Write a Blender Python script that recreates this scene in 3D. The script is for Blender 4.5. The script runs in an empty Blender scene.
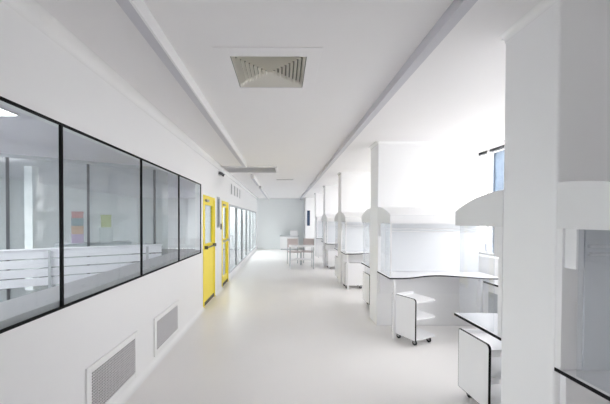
import bpy, bmesh, math, random
from mathutils import Vector, Matrix
random.seed(7)
sc = bpy.context.scene
C = sc.collection
PI = math.pi

# ------------------------------------------------------------------ materials
def mat(name, col, rough=0.5, metal=0.0, spec=0.5, noise=0.0, nscale=6.0, bump=0.0, bscale=60.0):
    m = bpy.data.materials.new(name); m.use_nodes = True
    nt = m.node_tree; b = nt.nodes['Principled BSDF']
    b.inputs['Base Color'].default_value = (*col, 1)
    b.inputs['Roughness'].default_value = rough
    b.inputs['Metallic'].default_value = metal
    b.inputs['Specular IOR Level'].default_value = spec
    tc = nt.nodes.new('ShaderNodeTexCoord')
    if noise:
        n = nt.nodes.new('ShaderNodeTexNoise'); n.inputs['Scale'].default_value = nscale; n.inputs['Detail'].default_value = 4
        nt.links.new(tc.outputs['Object'], n.inputs['Vector'])
        r = nt.nodes.new('ShaderNodeMix'); r.data_type = 'RGBA'
        r.inputs[6].default_value = (*[c * (1 - noise) for c in col], 1)
        r.inputs[7].default_value = (*[min(1, c * (1 + noise)) for c in col], 1)
        nt.links.new(n.outputs['Fac'], r.inputs[0]); nt.links.new(r.outputs[2], b.inputs['Base Color'])
    if bump:
        n2 = nt.nodes.new('ShaderNodeTexNoise'); n2.inputs['Scale'].default_value = bscale
        nt.links.new(tc.outputs['Object'], n2.inputs['Vector'])
        bp = nt.nodes.new('ShaderNodeBump'); bp.inputs['Strength'].default_value = bump; bp.inputs['Distance'].default_value = .002
        nt.links.new(n2.outputs['Fac'], bp.inputs['Height']); nt.links.new(bp.outputs['Normal'], b.inputs['Normal'])
    return m

def glass_mat(name, tint, frost=0.0, frostcol=(.9, .93, .95)):
    m = bpy.data.materials.new(name); m.use_nodes = True
    nt = m.node_tree; nt.nodes.clear()
    out = nt.nodes.new('ShaderNodeOutputMaterial')
    tr = nt.nodes.new('ShaderNodeBsdfTransparent'); tr.inputs['Color'].default_value = (*tint, 1)
    gl = nt.nodes.new('ShaderNodeBsdfGlossy'); gl.inputs['Roughness'].default_value = 0.03
    fr = nt.nodes.new('ShaderNodeFresnel'); fr.inputs['IOR'].default_value = 1.45
    mx = nt.nodes.new('ShaderNodeMixShader')
    src = tr
    if frost:
        d = nt.nodes.new('ShaderNodeBsdfDiffuse'); d.inputs['Color'].default_value = (*frostcol, 1)
        t = nt.nodes.new('ShaderNodeBsdfTranslucent'); t.inputs['Color'].default_value = (*frostcol, 1)
        a = nt.nodes.new('ShaderNodeMixShader'); a.inputs[0].default_value = .5
        nt.links.new(d.outputs[0], a.inputs[1]); nt.links.new(t.outputs[0], a.inputs[2])
        s = nt.nodes.new('ShaderNodeMixShader'); s.inputs[0].default_value = frost
        nt.links.new(tr.outputs[0], s.inputs[1]); nt.links.new(a.outputs[0], s.inputs[2]); src = s
    ge = nt.nodes.new('ShaderNodeNewGeometry'); sb = nt.nodes.new('ShaderNodeMath'); sb.operation = 'SUBTRACT'; sb.inputs[0].default_value = 1
    ml = nt.nodes.new('ShaderNodeMath'); ml.operation = 'MULTIPLY'      # reflect off the outer face of a pane only
    nt.links.new(ge.outputs['Backfacing'], sb.inputs[1]); nt.links.new(sb.outputs[0], ml.inputs[0]); nt.links.new(fr.outputs[0], ml.inputs[1])
    nt.links.new(ml.outputs[0], mx.inputs[0]); nt.links.new(src.outputs[0], mx.inputs[1]); nt.links.new(gl.outputs[0], mx.inputs[2])
    nt.links.new(mx.outputs[0], out.inputs['Surface'])
    return m

def emit_mat(name, col, s):
    m = bpy.data.materials.new(name); m.use_nodes = True
    nt = m.node_tree; nt.nodes.clear()
    out = nt.nodes.new('ShaderNodeOutputMaterial'); e = nt.nodes.new('ShaderNodeEmission')
    e.inputs['Color'].default_value = (*col, 1); e.inputs['Strength'].default_value = s
    nt.links.new(e.outputs[0], out.inputs['Surface']); return m

M = dict(
    wall=mat('wall_white', (.89, .89, .895), .38, noise=.012, nscale=1.5, bump=.03),
    ceil=mat('ceiling_white', (.87, .855, .86), .6, noise=.01, nscale=2),
    endw=mat('end_wall_grey', (.80, .83, .835), .4, noise=.02, nscale=1),
    floor=mat('floor_epoxy', (.86, .84, .825), .28, noise=.025, nscale=1.2, bump=.04, bscale=15),
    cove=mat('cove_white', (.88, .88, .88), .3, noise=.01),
    beamshade=mat('beam_shade_grey', (.62, .61, .65), .5, noise=.01),  # grey-lilac puts the shade on the beam faces into the colour
    gcove=mat('gloss_cove', (.93, .93, .93), .22, 0, .9, noise=.01),
    lam=mat('white_laminate', (.86, .86, .87), .28, noise=.008),
    hood=mat('hood_white', (.80, .80, .805), .35, noise=.01),
    steel=mat('white_steel', (.86, .86, .87), .3, noise=.01),
    black=mat('black_edge', (.006, .006, .007), .7, 0, .2, noise=.1, nscale=40),
    dark=mat('dark_grey', (.06, .06, .065), .5, noise=.1, nscale=20),
    rubber=mat('caster_rubber', (.02, .02, .022), .6, noise=.1, nscale=30),
    chrome=mat('caster_steel', (.45, .45, .46), .3, metal=1, noise=.05),
    yellow=mat('yellow_paint', (.95, .77, .03), .35, noise=.02),
    gframe=mat('grey_frame', (.50, .52, .54), .4, noise=.03),
    mull=mat('dark_mullion', (.10, .105, .115), .4, noise=.05),
    sill=mat('grey_sill', (.42, .42, .44), .5, noise=.04),
    grille=mat('grille_white', (.74, .73, .74), .45, noise=.02),
    gback=mat('grille_back', (.06, .06, .065), .7, noise=.1),
    gback2=mat('grille_back_light', (.36, .36, .37), .7, noise=.05),
    vent=mat('vent_cream', (.90, .875, .81), .45, noise=.02),
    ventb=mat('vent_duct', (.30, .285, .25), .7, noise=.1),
    rfloor=mat('side_room_floor', (.17, .17, .185), .35, noise=.08, nscale=3),
    rwall=mat('side_room_wall', (.80, .82, .83), .5, noise=.02, nscale=1),
    rceil=mat('side_room_ceiling', (.80, .775, .83), .6, noise=.01),
    board=mat('guard_board', (.82, .82, .86), .35, noise=.01),
    glass=glass_mat('clear_glass', (.94, .96, .96)),
    solar=glass_mat('solar_glass', (.64, .65, .655)),
    glass2=glass_mat('grey_glass', (.90, .93, .93)),
    frost=glass_mat('hazy_glass', (.95, .96, .97), .09, (.78, .81, .86)),
    haze=glass_mat('screen_glass', (.92, .94, .94), .14, (.84, .87, .88)),
    bpanel=mat('blue_grey_panel', (.76, .78, .805), .22, noise=.01),
    bluew=mat('slit_glass', (.05, .08, .15), .15, noise=.3, nscale=3),
    lampon=emit_mat('ceiling_lamp', (1, 1, 1), 4.0),
    bglass=mat('tower_glass', (.085, .115, .155), .5, 0, .2, noise=.6, nscale=1.1),
    bwhite=mat('tower_band', (.10, .125, .16), .6, 0, .2, noise=.1, nscale=.5),
    ground=mat('outside_ground', (.5, .5, .48), .9, noise=.1, nscale=.3),
    beige=mat('beige_seat', (.66, .58, .57), .6, noise=.05),
    red=mat('red_box', (.55, .16, .17), .5, noise=.05), teal=mat('teal_box', (.16, .26, .30), .5, noise=.05),
    orange=mat('orange_box', (.62, .33, .18), .5, noise=.05), lilac=mat('lilac_box', (.52, .34, .58), .5, noise=.05),
    lime=mat('lime_box', (.66, .70, .32), .5, noise=.05),
)

# ------------------------------------------------------------------ helpers
class MB:
    def __init__(s): s.bm = bmesh.new()
    def box(s, x0, x1, y0, y1, z0, z1):
        v = [s.bm.verts.new(p) for p in ((x0,y0,z0),(x1,y0,z0),(x1,y1,z0),(x0,y1,z0),(x0,y0,z1),(x1,y0,z1),(x1,y1,z1),(x0,y1,z1))]
        for f in ((0,3,2,1),(4,5,6,7),(0,1,5,4),(1,2,6,5),(2,3,7,6),(3,0,4,7)): s.bm.faces.new([v[i] for i in f])
        return s
    def prism(s, pts, d):
        """closed polygon pts (3-D) swept by vector d"""
        d = Vector(d); a = [s.bm.verts.new(p) for p in pts]; b = [s.bm.verts.new(Vector(p) + d) for p in pts]
        s.bm.faces.new(a); s.bm.faces.new(b[::-1]); n = len(a)
        for i in range(n): s.bm.faces.new((a[i], b[i], b[(i+1) % n], a[(i+1) % n]))
        return s
    def ribbon(s, path, up, t):
        """strip following path (list of 3-D), given up vector, thickened later by t along given normals list"""
        return s
    def tube(s, p0, p1, r, n=10):
        p0, p1 = Vector(p0), Vector(p1); d = (p1 - p0).normalized()
        a = d.orthogonal().normalized(); b = d.cross(a)
        s.prism([p0 + a*r*math.cos(2*PI*i/n) + b*r*math.sin(2*PI*i/n) for i in range(n)], p1 - p0); return s
    def quad(s, *p): s.bm.faces.new([s.bm.verts.new(q) for q in p]); return s
    def build(s, name, m, parent=None, loc=None, bevel=0.0, smooth=False, seg=2):
        bmesh.ops.recalc_face_normals(s.bm, faces=s.bm.faces[:])
        me = bpy.data.meshes.new(name); s.bm.to_mesh(me); s.bm.free()
        me.materials.append(M[m] if isinstance(m, str) else m)
        o = bpy.data.objects.new(name, me); C.objects.link(o)
        if parent: o.parent = parent
        if loc: o.location = loc
        if smooth:
            for p in me.polygons: p.use_smooth = True
        if bevel:
            bv = o.modifiers.new('bevel', 'BEVEL'); bv.width = bevel; bv.segments = seg; bv.limit_method = 'ANGLE'
        return o

def thing(name, label, cat, loc=(0,0,0), rz=0, group=None):
    o = bpy.data.objects.new(name, None); C.objects.link(o); o.empty_display_size = .1
    o.location = loc; o.rotation_euler = (0,0,rz); tag(o, label, cat, group); return o
def tag(o, label, cat, group=None):
    o['label'] = label; o['category'] = cat
    if group: o['group'] = group
    return o
def struct(o, label=None):
    o['kind'] = 'structure'
    if label: o['label'] = label
    return o
def dup(root, loc, rz, label, group=None):
    r = root.copy(); C.objects.link(r); r.location = loc; r.rotation_euler = (0,0,rz); r['label'] = label
    if group: r['group'] = group
    for ch in list(root.children):
        c = ch.copy(); C.objects.link(c); c.parent = r
        for g in list(ch.children):
            d = g.copy(); C.objects.link(d); d.parent = c
    return r

# ------------------------------------------------------------------ dimensions
XL, XP, XE, XW = -1.43, 1.43, 2.95, 3.25      # left wall, pillar faces, pillar ends, window wall
H = 2.79
Y0, YE = -3.0, 17.2
TH = .40
PN = [1.632, 4.72, 7.72, 10.70, 13.70]          # near faces of the bay walls
WT = .10

# ------------------------------------------------------------------ shell
struct(MB().box(XL-WT, XW+.3, Y0-.2, YE+.2, -.12, 0).build('floor', 'floor'))
VX0, VX1, VY0, VY1 = -.39, .17, 2.28, 2.81      # opening of the big diffuser
cb = MB()
cb.box(XL-WT, VX0, Y0-.2, YE+.2, H, H+.12).box(VX1, XW+.3, Y0-.2, YE+.2, H, H+.12)
cb.box(VX0, VX1, Y0-.2, VY0, H, H+.12).box(VX0, VX1, VY1, YE+.2, H, H+.12)
struct(cb.build('ceiling', 'ceil'))

WY = [-.26, .88, 2.02, 3.16, 4.30, 5.44]; WZ0, WZ1 = 1.02, 2.22
D1 = (5.58, 6.52); D2 = (7.28, 8.12); DH = 2.05
SW = (6.74, 7.02, 1.42, 2.10)
GY0, GY1, GZ0, GZ1 = 8.30, 16.40, .17, 2.02
wl = MB(); a, b = XL-WT, XL
wl.box(a, b, Y0, WY[0], 0, H)
wl.box(a, b, WY[0], WY[-1], 0, WZ0).box(a, b, WY[0], WY[-1], WZ1, H)
wl.box(a, b, WY[-1], D1[0], 0, H)
wl.box(a, b, D1[0], D1[1], DH, H)
wl.box(a, b, D1[1], SW[0], 0, H)
wl.box(a, b, SW[0], SW[1], 0, SW[2]).box(a, b, SW[0], SW[1], SW[3], H)
wl.box(a, b, SW[1], D2[0], 0, H)
wl.box(a, b, D2[0], D2[1], DH, H)
wl.box(a, b, D2[1], GY0, 0, H)
wl.box(a, b, GY0, GY1, 0, GZ0).box(a, b, GY0, GY1, GZ1, H)
wl.box(a, b, GY1, YE, 0, H)
struct(wl.build('wall_left', 'wall'))
struct(MB().box(XL-WT, XW+.3, YE, YE+.2, 0, H).build('wall_end', 'endw'))
BWX0, BWX1, BWZ0, BWZ1 = -.9, -.38, 1.1, 2.2      # added window behind the camera, unseen, lights the near end
wb = MB().box(XL-WT, BWX0, Y0-.2, Y0, 0, H).box(BWX1, XW+.3, Y0-.2, Y0, 0, H).box(BWX0, BWX1, Y0-.2, Y0, 0, BWZ0).box(BWX0, BWX1, Y0-.2, Y0, BWZ1, H)
struct(wb.build('wall_back', 'wall'))
f = MB(); q = .03; y0, y1 = Y0-.12, Y0-.06
f.box(BWX0,BWX0+q,y0,y1,BWZ0,BWZ1).box(BWX1-q,BWX1,y0,y1,BWZ0,BWZ1).box(BWX0+q,BWX1-q,y0,y1,BWZ0,BWZ0+q).box(BWX0+q,BWX1-q,y0,y1,BWZ1-q,BWZ1)
fo = struct(f.build('window_80', 'steel')); MB().box(BWX0+q,BWX1-q,Y0-.094,Y0-.086,BWZ0+q,BWZ1-q).build('pane', 'glass', fo)
# window wall
RY = [1.95 + 1.55*i for i in range(10)]          # panes
RZ0, RZ1 = 1.05, 2.74
wr = MB(); wr.box(XW, XW+.3, Y0, RY[0], 0, H).box(XW, XW+.3, RY[0], RY[-1], 0, RZ0).box(XW, XW+.3, RY[0], RY[-1], RZ1, H).box(XW, XW+.3, RY[-1], YE, 0, H)
struct(wr.build('wall_right', 'wall'))
# bay walls
for i, y in enumerate(PN):
    struct(MB().box(XP, XE, y, y+TH, 0, H).build('wall_bay', 'wall', bevel=.012, seg=3))
struct(MB().box(1.16, XE, 16.3, YE, 0, H).build('wall_pier', 'wall', bevel=.01))

# ceiling beams
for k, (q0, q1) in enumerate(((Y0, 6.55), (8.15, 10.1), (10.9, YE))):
    struct(MB().box(-.845, -.777, q0, q1, 1.6+1.100, H).build('trim_%d' % (1+k), 'beamshade'))  # left beam, its shaded underside painted as grey
    struct(MB().box(-.777, -.763, q0, q1, 1.6+1.097, H).build('trim_%d' % (30+k), 'cove'))  # white strip paints the window-lit side of the same beam
struct(MB().box(.918, .986, Y0, YE, 1.6+1.119, H).build('trim_4', 'beamshade'))  # right beam, shade of its aisle side put into the grey

def cove(mb, p0, p1, n, up=-1, r=.06, seg=10):
    """concave cove in the corner running p0-p1; n points from the wall into the room; up=-1: under a ceiling"""
    p0, p1, n = Vector(p0), Vector(p1), Vector(n); z = Vector((0,0,up))
    c = [p0]
    for i in range(seg+1):
        t = PI/2*i/seg
        c.append(p0 + n*(r*(1-math.cos(t))) + z*(r*(1-math.sin(t))))
    mb.prism(c, p1-p0)
m_ = MB(); cove(m_, (XL,Y0,H), (XL,YE,H), (1,0,0), r=.085); struct(m_.build('trim_5', 'gcove'))
n_ = 6
for y in PN:
    m_ = MB()
    cove(m_, (XP,y,H), (XP,y+TH,H), (-1,0,0), r=.045)
    cove(m_, (XP,y,H), (XE,y,H), (0,-1,0), r=.045)
    cove(m_, (XP,y+TH,H), (XE,y+TH,H), (0,1,0), r=.045)
    struct(m_.build('trim_%d' % n_, 'gcove')); n_ += 1
# coved skirting along the left wall
m_ = MB()
for q0, q1 in ((Y0, D1[0]), (D1[1], D2[0]), (D2[1], YE)):
    cove(m_, (XL,q0,0), (XL,q1,0), (1,0,0), up=1, r=.06)
struct(m_.build('baseboard_left', 'cove'))

# ------------------------------------------------------------------ left windows
n_ = 1
for i in range(5):
    y0, y1 = WY[i], WY[i+1]
    f = MB(); x0, x1 = XL-.014, XL+.004; t = .014; tb = .016
    f.box(x0, x1, y0, y1, WZ1-t, WZ1).box(x0, x1, y0, y1, WZ0, WZ0+t)
    f.box(x0, x1, y0, y0+tb/2, WZ0+t, WZ1-t).box(x0, x1, y1-tb/2, y1, WZ0+t, WZ1-t)
    fo = struct(f.build('window_%d' % n_, 'black'))
    MB().box(XL-.010, XL-.004, y0+tb/2, y1-tb/2, WZ0+t, WZ1-t).build('pane', 'glass', fo)
    n_ += 1
struct(MB().box(XL-.35, XL-.016, WY[0], WY[-1], WZ0, WZ0+.055).build('trim_20', 'sill'))
# narrow strip between the doors
f = MB(); x0, x1 = XL-.03, XL+.01
f.box(x0,x1,SW[0],SW[0]+.03,SW[2],SW[3]).box(x0,x1,SW[1]-.03,SW[1],SW[2],SW[3]).box(x0,x1,SW[0]+.03,SW[1]-.03,SW[3]-.03,SW[3]).box(x0,x1,SW[0]+.03,SW[1]-.03,SW[2],SW[2]+.03)
fo = struct(f.build('window_%d' % n_, 'gframe')); n_ += 1
MB().box(XL-.016,XL-.008,SW[0]+.03,SW[1]-.03,SW[2]+.03,SW[3]-.03).build('pane', 'glass2', fo)
# full-height glazing further down
gm = [GY0 + (GY1-GY0)*i/6 for i in range(7)]
for i in range(6):
    y0, y1 = gm[i], gm[i+1]; f = MB(); x0, x1 = XL-.05, XL+.012; t = .045
    f.box(x0,x1,y0,y0+t,GZ0,GZ1).box(x0,x1,y1-t,y1,GZ0,GZ1).box(x0,x1,y0+t,y1-t,GZ1-t,GZ1).box(x0,x1,y0+t,y1-t,GZ0,GZ0+t)
    fo = struct(f.build('window_%d' % n_, 'gframe')); n_ += 1
    MB().box(XL-.024,XL-.016,y0+t,y1-t,GZ0+t,GZ1-t).build('pane', 'glass2', fo)

# ------------------------------------------------------------------ yellow doors
def door(idx, y0, y1, lights):
    x0, x1 = XL-.05, XL+.012
    fr = MB(); t = .055
    fr.box(x0-.02,x1,y0,y0+t,0,DH).box(x0-.02,x1,y1-t,y1,0,DH).box(x0-.02,x1,y0+t,y1-t,DH-t,DH)
    d = struct(fr.build('door_%d' % idx, 'yellow'))
    a0, a1 = y0+t, y1-t; zt = DH-t
    lf = MB(); g = MB(); lx0, lx1 = XL-.045, XL-.003
    st = .10
    lf.box(lx0,lx1,a0,a0+st,.02,zt).box(lx0,lx1,a1-st,a1,.02,zt)
    zs = [.02] + [q for l in lights for q in l] + [zt]
    for k in range(0, len(zs), 2): lf.box(lx0,lx1,a0+st,a1-st,zs[k],zs[k+1])
    lf.build('leaf', 'yellow', d)
    for z0, z1 in lights: g.box(XL-.028,XL-.02,a0+st,a1-st,z0,z1)
    g.build('pane', 'glass2', d)
    MB().box(XL-.003,XL+.004,a0,a1,.02,.085).build('kick_plate', 'dark', d)
    h = MB(); h.tube((XL+.05,a0+.06,1.09),(XL+.05,a1-.06,1.09),.014).box(XL-.003,XL+.06,a0+.05,a0+.09,1.06,1.12).box(XL-.003,XL+.06,a1-.09,a1-.05,1.06,1.12)
    h.build('push_bar', 'mull' if idx == 1 else 'gframe', d)
    MB().box(XL-.003,XL+.04,a0+.08,a0+.26,zt-.06,zt-.02).build('door_closer', 'sill', d)
door(1, *D1, [(1.15, 1.88)])
door(2, *D2, [(.24, 1.03), (1.14, 1.90)])
t = thing('card_reader', 'small dark card reader on white wall left of farther yellow door', 'card reader', (XL, 7.17, 1.38))
MB().box(-.004,.02,-.04,.04,0,.13).build('housing', 'dark', t, bevel=.004); MB().box(.02,.024,-.02,.02,.02,.045).build('button', 'gframe', t)

# ------------------------------------------------------------------ right windows
for i in range(9):
    y0, y1 = RY[i], RY[i+1]; f = MB(); x0, x1 = XW+.06, XW+.12; t = .03
    f.box(x0,x1,y0,y0+t,RZ0,RZ1).box(x0,x1,y1-t,y1,RZ0,RZ1).box(x0,x1,y0+t,y1-t,RZ0,RZ0+t)
    fo = struct(f.build('window_%d' % n_, 'steel')); n_ += 1
    MB().box(x0,x1,y0+t,y1-t,RZ1-.035,RZ1).build('head_rail', 'dark', fo)
    MB().box(XW+.086,XW+.094,y0+t,y1-t,RZ0+t,RZ1-.035).build('pane', 'solar', fo)
struct(MB().box(XW-.06, XW+.06, RY[0], RY[-1], RZ0-.03, RZ0).build('trim_21', 'cove', bevel=.006))
# slit window in the far pier
f = MB(); f.box(1.23,1.43,16.285,16.31,1.28,1.31).box(1.23,1.43,16.285,16.31,2.10,2.13).box(1.23,1.255,16.285,16.31,1.31,2.10).box(1.405,1.43,16.285,16.31,1.31,2.10)
fo = struct(f.build('window_%d' % n_, 'steel')); MB().box(1.255,1.405,16.292,16.305,1.31,2.10).build('pane', 'bluew', fo)

# ------------------------------------------------------------------ workbenches and hoods
LEN = XE - XP; DEP = .56; BZ = .832
def front(u, amp):      # depth of the bench front at distance u from the aisle
    return DEP - amp*math.sin(PI*min(max((u-.12)/(LEN-.24),0),1))**2
def make_bench(s, amp, label):
    t = thing('workbench', label, 'workbench', group='white workbenches along the bay walls')
    n = 28; pts = [(LEN*i/n, front(LEN*i/n, amp)) for i in range(n+1)]
    e = .002
    poly = [(0+e, 0.036*0+.001)] + [(max(e,min(LEN-e,u)), d-e) for u, d in pts] + [(LEN-e, .001)]
    MB().prism([(u, s*d, BZ-.018) for u, d in poly], (0,0,.018)).build('tabletop', 'lam', t)
    eb = MB(); path = [(0, .001)] + pts + [(LEN, .001)]
    inner = [(e, .001)] + [(max(e,min(LEN-e,u)), d-e) for u, d in pts] + [(LEN-e, .001)]
    for k in range(len(path)-1):
        eb.prism([(path[k][0], s*path[k][1], BZ-.019), (path[k+1][0], s*path[k+1][1], BZ-.019), (inner[k+1][0], s*inner[k+1][1], BZ-.019), (inner[k][0], s*inner[k][1], BZ-.019)], (0,0,.0185))
    eb.build('edge_band', 'black', t)
    for u, d in ((.075 if s < 0 else .66, DEP-.032), (LEN-.24, DEP-.09)):
        lo, hi = sorted((s*(d-.018), s*(d+.018)))
        MB().box(u-.018, u+.018, lo, hi, 0, BZ-.019).build('leg', 'steel', t, bevel=.004)
    lo, hi = sorted((s*.001, s*.036))
    MB().box(.03, LEN-.02, lo, hi, .50, BZ-.03).build('rear_apron', 'lam', t)
    return t
def make_hood(s, label):
    t = thing('exhaust_hood', label, 'hood', group='arched exhaust hoods along the bay walls')
    z0, z1 = 1.56, 1.80; n = 18
    prof = [(DEP*i/n, z1-.125*(i/n)**2) for i in range(n+1)]
    sh = MB(); w = .012
    outer = prof + [(DEP, z0)]
    inner = [(max(0,d-w), z-w) for d, z in prof] + [(DEP-w, z0)]
    inner[0] = (0, z1-w)
    for k in range(len(outer)-1):
        sh.prism([(w, s*outer[k][0], outer[k][1]), (w, s*outer[k+1][0], outer[k+1][1]), (w, s*inner[k+1][0], inner[k+1][1]), (w, s*inner[k][0], inner[k][1])], (LEN-2*w,0,0))
    sh.build('canopy', 'hood', t)
    for u in (0, LEN-w):
        MB().prism([(u, s*d, z) for d, z in outer] + [(u, 0, z0)], (w,0,0)).build('end_cap', 'hood', t)
    lo, hi = sorted((s*.002, s*(DEP-w)))
    MB().box(w, LEN-w, lo, hi, z0+.03, z0+.045).build('filter_panel', 'grille', t)
    # back panel, bracket, rails and side glass hang from the hood down to the bench
    lo, hi = sorted((s*.001, s*.036))
    MB().box(.002, LEN-.01, lo, hi, BZ+.003, z0+.03).build('back_panel', 'lam', t)
    lo, hi = sorted((s*.037, s*.045))
    MB().box(.11, LEN-.01, lo, hi, BZ+.003, z0+.03).build('splash_panel', 'bpanel', t)
    lo, hi = sorted((s*.037, s*.10))
    MB().box(.012, .05, lo, hi, 1.36, z0+.03).build('bracket', 'steel', t, bevel=.003)
    for z in (1.435, 1.475):
        MB().tube((.10, s*.075, z), (LEN-.03, s*.075, z), .008).build('rail', 'steel', t)
    lo, hi = sorted((s*.105, s*(DEP-.04)))
    MB().box(.018, .024, lo, hi, BZ+.003, z0+.03).build('side_glass', 'frost', t)
    lo, hi = sorted((s*(DEP-.039), s*(DEP-.014)))
    if s < 0: MB().box(.012, .030, lo, hi, BZ+.003, z0+.03).build('side_post', 'steel', t)
    return t
NTH = ['nearest', 'second', 'third', 'fourth', 'fifth']
bf = make_bench(1, .03, ''); hf = make_hood(1, ''); bn = make_bench(-1, .22, ''); hn = make_hood(-1, '')
for i, y in enumerate(PN):
    ln = 'white workbench with black edge on the near side of the %s bay pillar' % NTH[i]
    lh = 'white arched hood on the near side of the %s bay pillar' % NTH[i]
    if i == 0: bn.location = hn.location = (XP, y, 0); bn['label'] = ln; hn['label'] = lh
    else: dup(bn, (XP,y,0), 0, ln); dup(hn, (XP,y,0), 0, lh)
    if i == 4: break
    ln = ln.replace('near side', 'far side'); lh = lh.replace('near side', 'far side')
    if i == 0: bf.location = hf.location = (XP, y+TH, 0); bf['label'] = ln; hf['label'] = lh
    else: dup(bf, (XP,y+TH,0), 0, ln); dup(hf, (XP,y+TH,0), 0, lh)

# ------------------------------------------------------------------ mobile carts
def rrect(w, h, r, corners, n=6):
    """rounded polygon 0..w x 0..h; corners = set of indices 0..3 (00, w0, wh, 0h) to round"""
    out = []
    for k, (cx, cy) in enumerate(((0,0),(w,0),(w,h),(0,h))):
        if k not in corners: out.append((cx,cy)); continue
        ox, oy = (cx + (r if cx == 0 else -r)), (cy + (r if cy == 0 else -r)); a0 = {0:PI,1:1.5*PI,2:0,3:.5*PI}[k]
        for i in range(n+1):
            t = a0 + PI/2*i/n; out.append((ox+r*math.cos(t), oy+r*math.sin(t)))
    return out
CW, CD, CH = .41, .39, .61
def make_cart(label):
    # origin at the front left foot; side panel on the left (x=0), open towards -y and +x
    t = thing('shelf_cart', label, 'cart', group='white mobile shelf carts')
    z0 = .085
    poly = rrect(CD, CH-z0, .035, {3})         # u: front (0) to back; v: height
    e = .0025
    sp = MB().prism([(0, u, z0+v) for u, v in poly], (.018,0,0)).build('side_panel', 'lam', t)
    eb = MB(); cx, cy = CD/2, (CH-z0)/2
    for k in range(len(poly)):
        (u0,v0),(u1,v1) = poly[k], poly[(k+1) % len(poly)]
        o = lambda u,v: (u+(.0022 if u>cx else -.0022), v+(.0022 if v>cy else -.0022))
        U0,V0 = o(u0,v0); U1,V1 = o(u1,v1)
        eb.prism([(-.001,u0,z0+v0),(-.001,u1,z0+v1),(-.001,U1,z0+V1),(-.001,U0,z0+V0)], (.020,0,0))
    eb.build('edge_band', 'black', sp)
    MB().box(.019, CW-.03, CD-.016, CD, z0+.004, CH-.004).build('back_panel', 'lam', t)
    for z in (z0+.001, .335, CH-.055):
        sh = MB().prism([(.019+u, .006+v, z) for u, v in rrect(CW-.02, CD-.024, .07, {1})], (0,0,.016)).build('shelf', 'lam', t)
    for px, py in ((.075,.06),(CW-.08,.06),(.075,CD-.06),(CW-.08,CD-.06)):
        c = MB().box(px-.02,px+.02,py-.02,py+.02,z0-.006,z0).box(px-.016,px-.012,py-.01,py+.022,.028,z0-.006).box(px+.012,px+.016,py-.01,py+.022,.028,z0-.006).build('caster', 'chrome', t)
        MB().tube((px-.011,py+.012,.03),(px+.011,py+.012,.03),.03,14).build('wheel', 'rubber', c)
    return t
c0 = make_cart('white shelf cart under the far bench of the nearest pillar')
c0.location = (1.635, 2.46, 0); c0.rotation_euler = (0,0,math.radians(2.5))
dup(c0, (1.655, 3.88, 0), math.radians(25), 'white open shelf cart pulled out turned before the second bay bench')
dup(c0, (1.56, 5.60, 0), math.radians(2), 'white shelf cart tucked under the far bench of the second pillar')
k = dup(c0, (1.91, 7.235, 0), math.radians(90), 'white shelf cart under the near bench of the third pillar, side facing camera'); k.scale = (1, 1.18, 1)
dup(c0, (1.465, 8.28, 0), math.radians(2), 'white shelf cart under the far bench of the third pillar')
k = dup(c0, (1.93, 10.215, 0), math.radians(90), 'white shelf cart under the near bench of the fourth pillar, side facing camera'); k.scale = (1, 1.18, 1)
dup(c0, (1.50, 11.30, 0), math.radians(2), 'white shelf cart under the far bench of the fourth pillar')

# counter below the window of the first full bay
t = thing('window_counter', 'low white counter with black edge below the window', 'counter', (2.77, 2.72, 0))
W_, L_ = XW-2.77-.002, 1.68
MB().box(.003, W_, 0, L_, .745, .77).build('countertop', 'lam', t)
MB().box(0, .003, 0, L_, .745, .769).build('edge_band', 'black', t)
MB().box(.02, .04, .01, L_-.01, .64, .744).build('apron', 'lam', t)
MB().box(.10, .12, .01, L_-.06, .06, .639).build('front_panel', 'gframe', t)
for y in (.06, 1.26): MB().box(.0, .019, y, y+.03, 0, .744).build('leg', 'steel', t)
for y in (.01, L_-.04): MB().box(.125, W_, y, y+.02, 0, .744).build('end_panel', 'lam', t)

# ------------------------------------------------------------------ ceiling diffusers
t = thing('ceiling_vent', 'large square louvred air diffuser in the ceiling nearest the camera', 'air vent', ((VX0+VX1)/2, (VY0+VY1)/2, H), group='ceiling air diffusers')
ox, oy = (VX1-VX0)/2, (VY1-VY0)/2
f = MB(); FX0, FX1, FY0, FY1 = -.38, .38, -.385, .375; z0, z1 = -.006, -.0005
f.box(FX0, -ox, FY0, FY1, z0, z1).box(ox, FX1, FY0, FY1, z0, z1).box(-ox, ox, FY0, -oy, z0, z1).box(-ox, ox, oy, FY1, z0, z1)
f.build('frame', 'ceil', t, bevel=.002)
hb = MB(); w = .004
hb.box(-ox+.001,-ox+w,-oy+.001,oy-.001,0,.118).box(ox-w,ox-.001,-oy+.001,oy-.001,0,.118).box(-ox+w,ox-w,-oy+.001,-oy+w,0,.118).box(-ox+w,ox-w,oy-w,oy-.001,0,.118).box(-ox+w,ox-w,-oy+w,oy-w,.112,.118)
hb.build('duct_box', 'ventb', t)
lv = MB(); NR = 9
for k in range(1, NR+1):
    for sgn in range(4):
        r0, r1 = (k-.62)/NR, (k-.02)/NR
        hi, lo = .034, -.004
        def P(r, s1, z): return (ox*.975*r*s1[0], oy*.975*r*s1[1], z)
        A = [(-1,-1),(1,-1),(1,1),(-1,1)]; c1, c2 = A[sgn], A[(sgn+1) % 4]
        p = [P(r1,c1,lo), P(r1,c2,lo), P(r0,c2,hi), P(r0,c1,hi)]
        lv.quad(*p); lv.quad(*[(q[0],q[1],q[2]+.003) for q in reversed(p)])
lv.build('louvres', 'vent', t)

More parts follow.
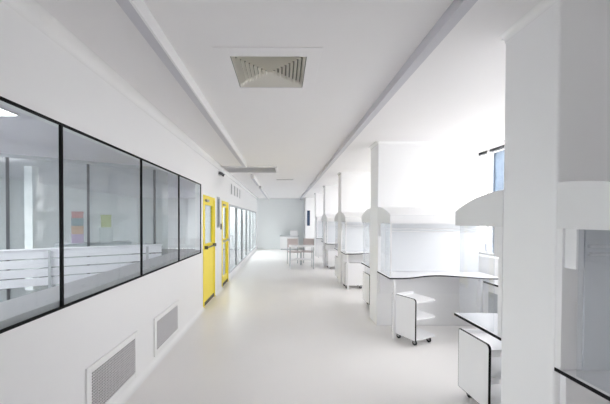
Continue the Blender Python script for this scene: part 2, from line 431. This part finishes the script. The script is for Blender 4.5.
t = thing('ceiling_vent', 'wide flat air diffuser on the ceiling farther down, above the yellow doors', 'air vent', (-.76, 7.35, H), group='ceiling air diffusers')
MB().box(-.62,.62,-.42,-.38,-.022,0).box(-.62,.62,.38,.42,-.022,0).box(-.62,-.58,-.38,.38,-.022,0).box(.58,.62,-.38,.38,-.022,0).build('frame', 'grille', t)
MB().box(-.58,.58,-.38,.38,-.006,-.001).build('back_plate', 'gframe', t)
lv = MB()
for k in range(12): lv.prism([(-.58,-.35+.06*k,-.008),(-.58,-.33+.06*k,-.008),(-.58,-.35+.06*k,-.02),(-.58,-.37+.06*k,-.02)], (1.16,0,0))
lv.build('louvres', 'grille', t)
t = thing('ceiling_vent', 'thin narrow slot diffuser on the ceiling toward the end wall', 'air vent', (.05, 9.15, H), group='ceiling air diffusers')
MB().box(-.25,.25,-.06,-.045,-.012,0).box(-.25,.25,.045,.06,-.012,0).box(-.25,-.235,-.045,.045,-.012,0).box(.235,.25,-.045,.045,-.012,0).build('frame', 'grille', t)
MB().box(-.235,.235,-.045,.045,-.005,-.001).build('slot', 'sill', t)

# ------------------------------------------------------------------ wall grilles
def wall_grille(y0, y1, z0, z1, label, back, cell):
    t = thing('wall_grille', label, 'air grille', (XL, y0, z0), group='return air grilles low on the left wall')
    w, h = y1-y0, z1-z0; b = .055
    fr = MB(); fr.box(.001,.016,-b,0,-b,h+b).box(.001,.016,w,w+b,-b,h+b).box(.001,.016,0,w,h,h+b).box(.001,.016,0,w,-b,0)
    fr.build('frame', 'cove', t, bevel=.003)
    MB().box(.001,.003,0,w,0,h).build('backing', back, t)
    me = MB(); ny, nz = int(w/cell), int(h/cell)
    for i in range(1, ny): q = w*i/ny; me.box(.004,.012,q-cell*.13,q+cell*.13,0,h)
    for j in range(1, nz): q = h*j/nz; me.box(.005,.0115,0,w,q-cell*.16,q+cell*.16)
    me.build('mesh', 'grille', t)
wall_grille(2.30, 2.98, .13, .46, 'nearer white return air grille with dark mesh low on left wall', 'gback', .0215)
wall_grille(3.49, 4.19, .13, .45, 'farther return air grille with pale grey mesh low on left wall', 'gback2', .0175)

for k in range(4):
    y = 8.62 + .55*k
    t = thing('slot_vent', ['first slit vent above the glazing, nearest the farther yellow door', 'second slit vent above the glazing beyond the yellow doors', 'third slit vent above the glazing beyond the yellow doors', 'last slit vent above the glazing, farthest from the yellow doors'][k], 'vent', (XL, y, 2.30), group='slit vents above the glazing')
    MB().box(.001,.012,-.08,-.06,0,.30).box(.001,.012,.06,.08,0,.30).box(.001,.012,-.06,.06,.28,.30).box(.001,.012,-.06,.06,0,.02).build('frame', 'grille', t)
    MB().box(.001,.004,-.06,.06,.02,.28).build('slot', 'mull' if k < 3 else 'sill', t)
t = thing('emergency_light', 'small twin-head emergency light high on wall before yellow doors', 'light', (XL, 6.95, 2.58))
MB().box(-.004,.05,-.07,.07,0,.09).build('housing', 'grille', t, bevel=.006)
for dy in (-.09, .09): MB().tube((.03,dy,.05),(.10,dy*1.2,.02),.032,14).build('lamp_head', 'dark', t)

# ------------------------------------------------------------------ room behind the glass
RX0 = -8.0
struct(MB().box(RX0, XL-WT-.001, Y0, YE, -.12, -.001).build('floor_side_room', 'rfloor'))
KX0, KX1, KY0, KY1 = -7.9, -4.9, -.6, 5.0          # two added skylights, unseen, that brighten side room and corridor
JX0, JX1, JY0, JY1 = -3.5, -1.75, 12.2, 16.9
kb = MB().box(RX0, KX0, Y0, KY1, H, H+.12).box(KX1, XL-WT-.001, Y0, KY1, H, H+.12).box(KX0, KX1, Y0, KY0, H, H+.12)
kb.box(RX0, XL-WT-.001, KY1, JY0, H, H+.12).box(RX0, JX0, JY0, YE, H, H+.12).box(JX1, XL-WT-.001, JY0, YE, H, H+.12).box(JX0, JX1, JY1, YE, H, H+.12)
struct(kb.build('ceiling_side_room', 'rceil'))
def fill_skylight(x0, x1, ya, yb, n, first):
    for i in range(n):
        y0, y1 = ya+(yb-ya)*i/n, ya+(yb-ya)*(i+1)/n; f = MB(); q = .03
        f.box(x0,x1,y0,y0+q,H+.02,H+.09).box(x0,x1,y1-q,y1,H+.02,H+.09).box(x0,x0+q,y0+q,y1-q,H+.02,H+.09).box(x1-q,x1,y0+q,y1-q,H+.02,H+.09)
        fo = struct(f.build('window_%d' % (first+i), 'gframe')); MB().box(x0+q,x1-q,y0+q,y1-q,H+.05,H+.058).build('pane', 'glass', fo)  # numbered with the windows, but added only to let light in
fill_skylight(KX0, KX1, KY0, KY1, 5, 60); fill_skylight(JX0, JX1, JY0, JY1, 4, 65)
struct(MB().box(RX0-.2, RX0, Y0, YE, 0, H).build('wall_side_room', 'rwall'))
struct(MB().box(RX0, XL-WT-.001, YE, YE+.2, 0, H).build('wall_side_room_end', 'rwall'))
struct(MB().box(RX0, XL-WT-.001, Y0-.2, Y0, 0, H).build('wall_side_room_back', 'rwall'))
ang = math.atan2(1.1, 1.7)
t = thing('guard_fence', 'white horizontal board guard fence in the room behind the left windows', 'fence', (-3.6, 3.9, 0), ang)
for k in range(4): MB().box(-2.6, 1.98, 0, .03, .715+.122*k, .715+.122*k+.102).build('board', 'board', t)
MB().box(-2.62, 1.99, -.015, .045, 1.184, 1.21).build('top_rail', 'board', t, bevel=.008)
for u in (-2.4, -1.1, .53, 1.75): MB().box(u, u+.03, -.04, -.001, 0, 1.183).build('post', 'gframe', t)
t = thing('glass_screen', 'tall glass screen with dark mullions behind the white guard fence', 'screen', (-4.03, 4.57, 0), ang)
us = [-3.06, -2.04, -1.02, 0, 1.0, 2.02]
MB().box(us[0], us[-1]+.25, -.02, .02, 2.50, 2.55).build('head_rail', 'gframe', t)
MB().box(us[0], us[-1]+.25, -.02, .02, 0, .06).build('sill_rail', 'gframe', t)
for i, u in enumerate(us):
    MB().box(u-.018, u+.018, -.02, .02, .06, 2.50).build('mullion', 'mull', t)
    u1 = us[i+1] if i < len(us)-1 else us[-1]+.25
    MB().box(u+.018, u1-.018, -.004, .004, .06, 2.50).build('pane', 'haze', t)
struct(MB().box(-5.80, -5.62, 7.0, 7.18, 0, H).build('column_side_room', 'wall'))
t = thing('ceiling_light', 'bright ceiling light panel seen through the nearest left window', 'ceiling light', (-3.3, 2.9, H), group='side room ceiling lights')
MB().box(-.31,.31,-.66,.66,-.02,-.001).build('frame', 'grille', t); MB().box(-.29,.29,-.64,.64,-.024,-.020).build('diffuser', 'lampon', t)
dup(t, (-3.3, -.6, H), 0, 'added unseen ceiling light panel behind the left windows, nearest to the back wall')  # extra panel kept out of view to brighten the side room
CBX, CBY = -3.38, 5.13
t = thing('cabinet', 'low grey cabinet under colored boxes behind the glass screen', 'cabinet', (CBX, CBY, 0), ang)
MB().box(-.3,.8,0,.4,0,1.17).build('body', 'rwall', t); MB().box(-.31,.81,-.01,.41,1.17,1.20).build('top', 'gframe', t)
for k in range(2): MB().box(-.28+.54*k,.24+.54*k,-.018,-.001,.05,1.14).build('door', 'endw', t)
z = 1.20
def boxthing(x, z, h, w, m, label):
    t = thing('storage_box', label, 'box', (CBX+math.cos(ang)*x-math.sin(ang)*.2, CBY+math.sin(ang)*x+math.cos(ang)*.2, z), ang, 'storage boxes behind the glass screen')
    MB().box(-w/2,w/2,-.10,.10,0,h-.03).build('body', m, t, bevel=.006); MB().box(-w/2-.008,w/2+.008,-.108,.108,h-.03,h).build('lid', m, t, bevel=.006)
boxthing(0, z, .15, .17, 'lilac', 'lilac storage box at the bottom of the boxes behind glass'); boxthing(0, z+.15, .14, .17, 'orange', 'orange storage box resting on the lilac one')
boxthing(0, z+.29, .13, .17, 'teal', 'dark teal storage box between orange and red ones'); boxthing(0, z+.42, .11, .16, 'red', 'red storage box topmost of its stack behind the glass')
boxthing(.42, z, .26, .2, 'rwall', 'pale grey storage box under the yellow-green one'); boxthing(.42, z+.26, .22, .15, 'lime', 'yellow-green storage box on the pale grey one behind the glass')

# ------------------------------------------------------------------ far end furniture
t = thing('table', 'white table on thin legs at the far end of the corridor', 'table', (.62, 10.45, 0))
MB().box(-.42,.42,-.32,.32,.72,.75).build('tabletop', 'lam', t, bevel=.004)
for sx in (-1,1):
    for sy in (-1,1): MB().box(sx*.38-.014,sx*.38+.014,sy*.28-.014,sy*.28+.014,0,.72).build('leg', 'gframe', t)
MB().box(-.36,.36,-.25,.25,.28,.295).build('lower_shelf', 'lam', t)
def make_chair(label):
    t = thing('chair', label, 'chair', group='pale chairs at the far table')
    MB().box(-.21,.21,-.21,.21,.44,.475).build('seat', 'beige', t, bevel=.012)
    MB().box(-.20,.20,.185,.21,.60,.92).build('backrest', 'beige', t, bevel=.01)
    for sx in (-1,1):
        MB().box(sx*.19-.012,sx*.19+.012,-.20,-.176,0,.44).build('leg', 'gframe', t)
        MB().box(sx*.19-.012,sx*.19+.012,.211,.235,0,.92).build('leg', 'gframe', t)
    return t
ch = make_chair('pale beige chair behind the far white table, at its left end')
ch.location = (.40, 11.25, 0); ch.rotation_euler = (0,0,math.radians(12))
dup(ch, (.90, 11.35, 0), math.radians(-15), 'pale beige chair behind the far white table, beside the bay benches')
t = thing('low_cabinet', 'low white cabinet against the grey end wall', 'cabinet', (.35, 16.95, 0))
MB().box(-.5,.5,-.22,.22,.06,.72).build('body', 'lam', t); MB().box(-.47,.47,-.19,.19,0,.06).build('plinth', 'gframe', t); MB().box(-.52,.52,-.24,.23,.72,.75).build('top', 'gframe', t)
for k in range(2): MB().box(-.48+.49*k,-.01+.49*k,-.238,-.221,.08,.70).build('door', 'steel', t)
t = thing('carton', 'white carton on the low cabinet by the end wall', 'box', (.6, 16.93, .75))
MB().box(-.2,.2,-.15,.15,0,.28).build('body', 'lam', t, bevel=.005); MB().box(-.205,.205,-.03,.03,.28,.283).build('tape', 'beige', t)

# ------------------------------------------------------------------ outside
struct(MB().box(4.5, 80, -40, 80, -4.2, -4.0).build('ground_outside', 'ground'))
t = thing('tower_block', 'blue glass tower block outside the window', 'building', (14, 15.4, -4))
MB().box(0, 7, 0, 6.0, 0, 30).build('facade', 'bglass', t)
bd = MB()
for k in range(9): bd.box(-.12, 7.1, -.1, 6.05, .2+3.3*k, .75+3.3*k)
for k in range(4): bd.box(-.10, 0, .1+1.72*k, .2+1.72*k, 0, 30)
bd.build('floor_bands', 'bwhite', t)

# ------------------------------------------------------------------ light
w = bpy.data.worlds.new('world'); sc.world = w; w.use_nodes = True
nt = w.node_tree; bg = nt.nodes['Background']; bg.inputs['Strength'].default_value = 6.0
tc = nt.nodes.new('ShaderNodeTexCoord'); sx = nt.nodes.new('ShaderNodeSeparateXYZ'); mr = nt.nodes.new('ShaderNodeMapRange'); mx = nt.nodes.new('ShaderNodeMix'); mx.data_type = 'RGBA'
nt.links.new(tc.outputs['Generated'], sx.inputs[0]); nt.links.new(sx.outputs['Z'], mr.inputs['Value']); nt.links.new(mr.outputs[0], mx.inputs[0])
mx.inputs[6].default_value = (1.0, .965, .96, 1); mx.inputs[7].default_value = (1.0, .97, .97, 1)   # bright even haze
nt.links.new(mx.outputs[2], bg.inputs['Color'])
def portal(loc, rot, sx, sy):
    l = bpy.data.lights.new('daylight_portal', 'AREA'); l.shape = 'RECTANGLE'; l.size = sx; l.size_y = sy; l.cycles.is_portal = True
    o = bpy.data.objects.new('daylight_portal', l); C.objects.link(o); o.location = loc; o.rotation_euler = rot
portal((XW+.28, (RY[0]+RY[-1])/2, (RZ0+RZ1)/2), (0, math.radians(90), 0), RZ1-RZ0, RY[-1]-RY[0])
portal(((KX0+KX1)/2, (KY0+KY1)/2, H+.11), (0, 0, 0), KX1-KX0, KY1-KY0)
portal(((JX0+JX1)/2, (JY0+JY1)/2, H+.11), (0, 0, 0), JX1-JX0, JY1-JY0)
portal(((BWX0+BWX1)/2, Y0-.19, (BWZ0+BWZ1)/2), (math.radians(90), 0, 0), BWX1-BWX0, BWZ1-BWZ0)

# ------------------------------------------------------------------ camera
cd = bpy.data.cameras.new('camera'); cam = bpy.data.objects.new('camera', cd); C.objects.link(cam); sc.camera = cam
F = 312.0; cd.sensor_width = 36; cd.lens = F/610*36; cd.clip_start = .02
yaw, pitch, roll = math.radians(0), math.radians(-.8), math.radians(-.2)
R = Matrix.Rotation(-yaw, 3, 'Z') @ Matrix.Rotation(PI/2+pitch, 3, 'X') @ Matrix.Rotation(-roll, 3, 'Z')
cam.location = (0, 0, 1.6); cam.rotation_euler = R.to_euler()
cd.shift_y = 22.4/610; cd.shift_x = (22 - F*math.tan(yaw))/610

sc.view_settings.view_transform = 'Standard'; sc.view_settings.look = 'None'; sc.view_settings.gamma = 1
sc.view_settings.exposure = 1.32
cy = sc.cycles
cy.max_bounces = 14; cy.diffuse_bounces = 10; cy.glossy_bounces = 5; cy.transparent_max_bounces = 24
cy.sample_clamp_indirect = 6; cy.use_denoising = True
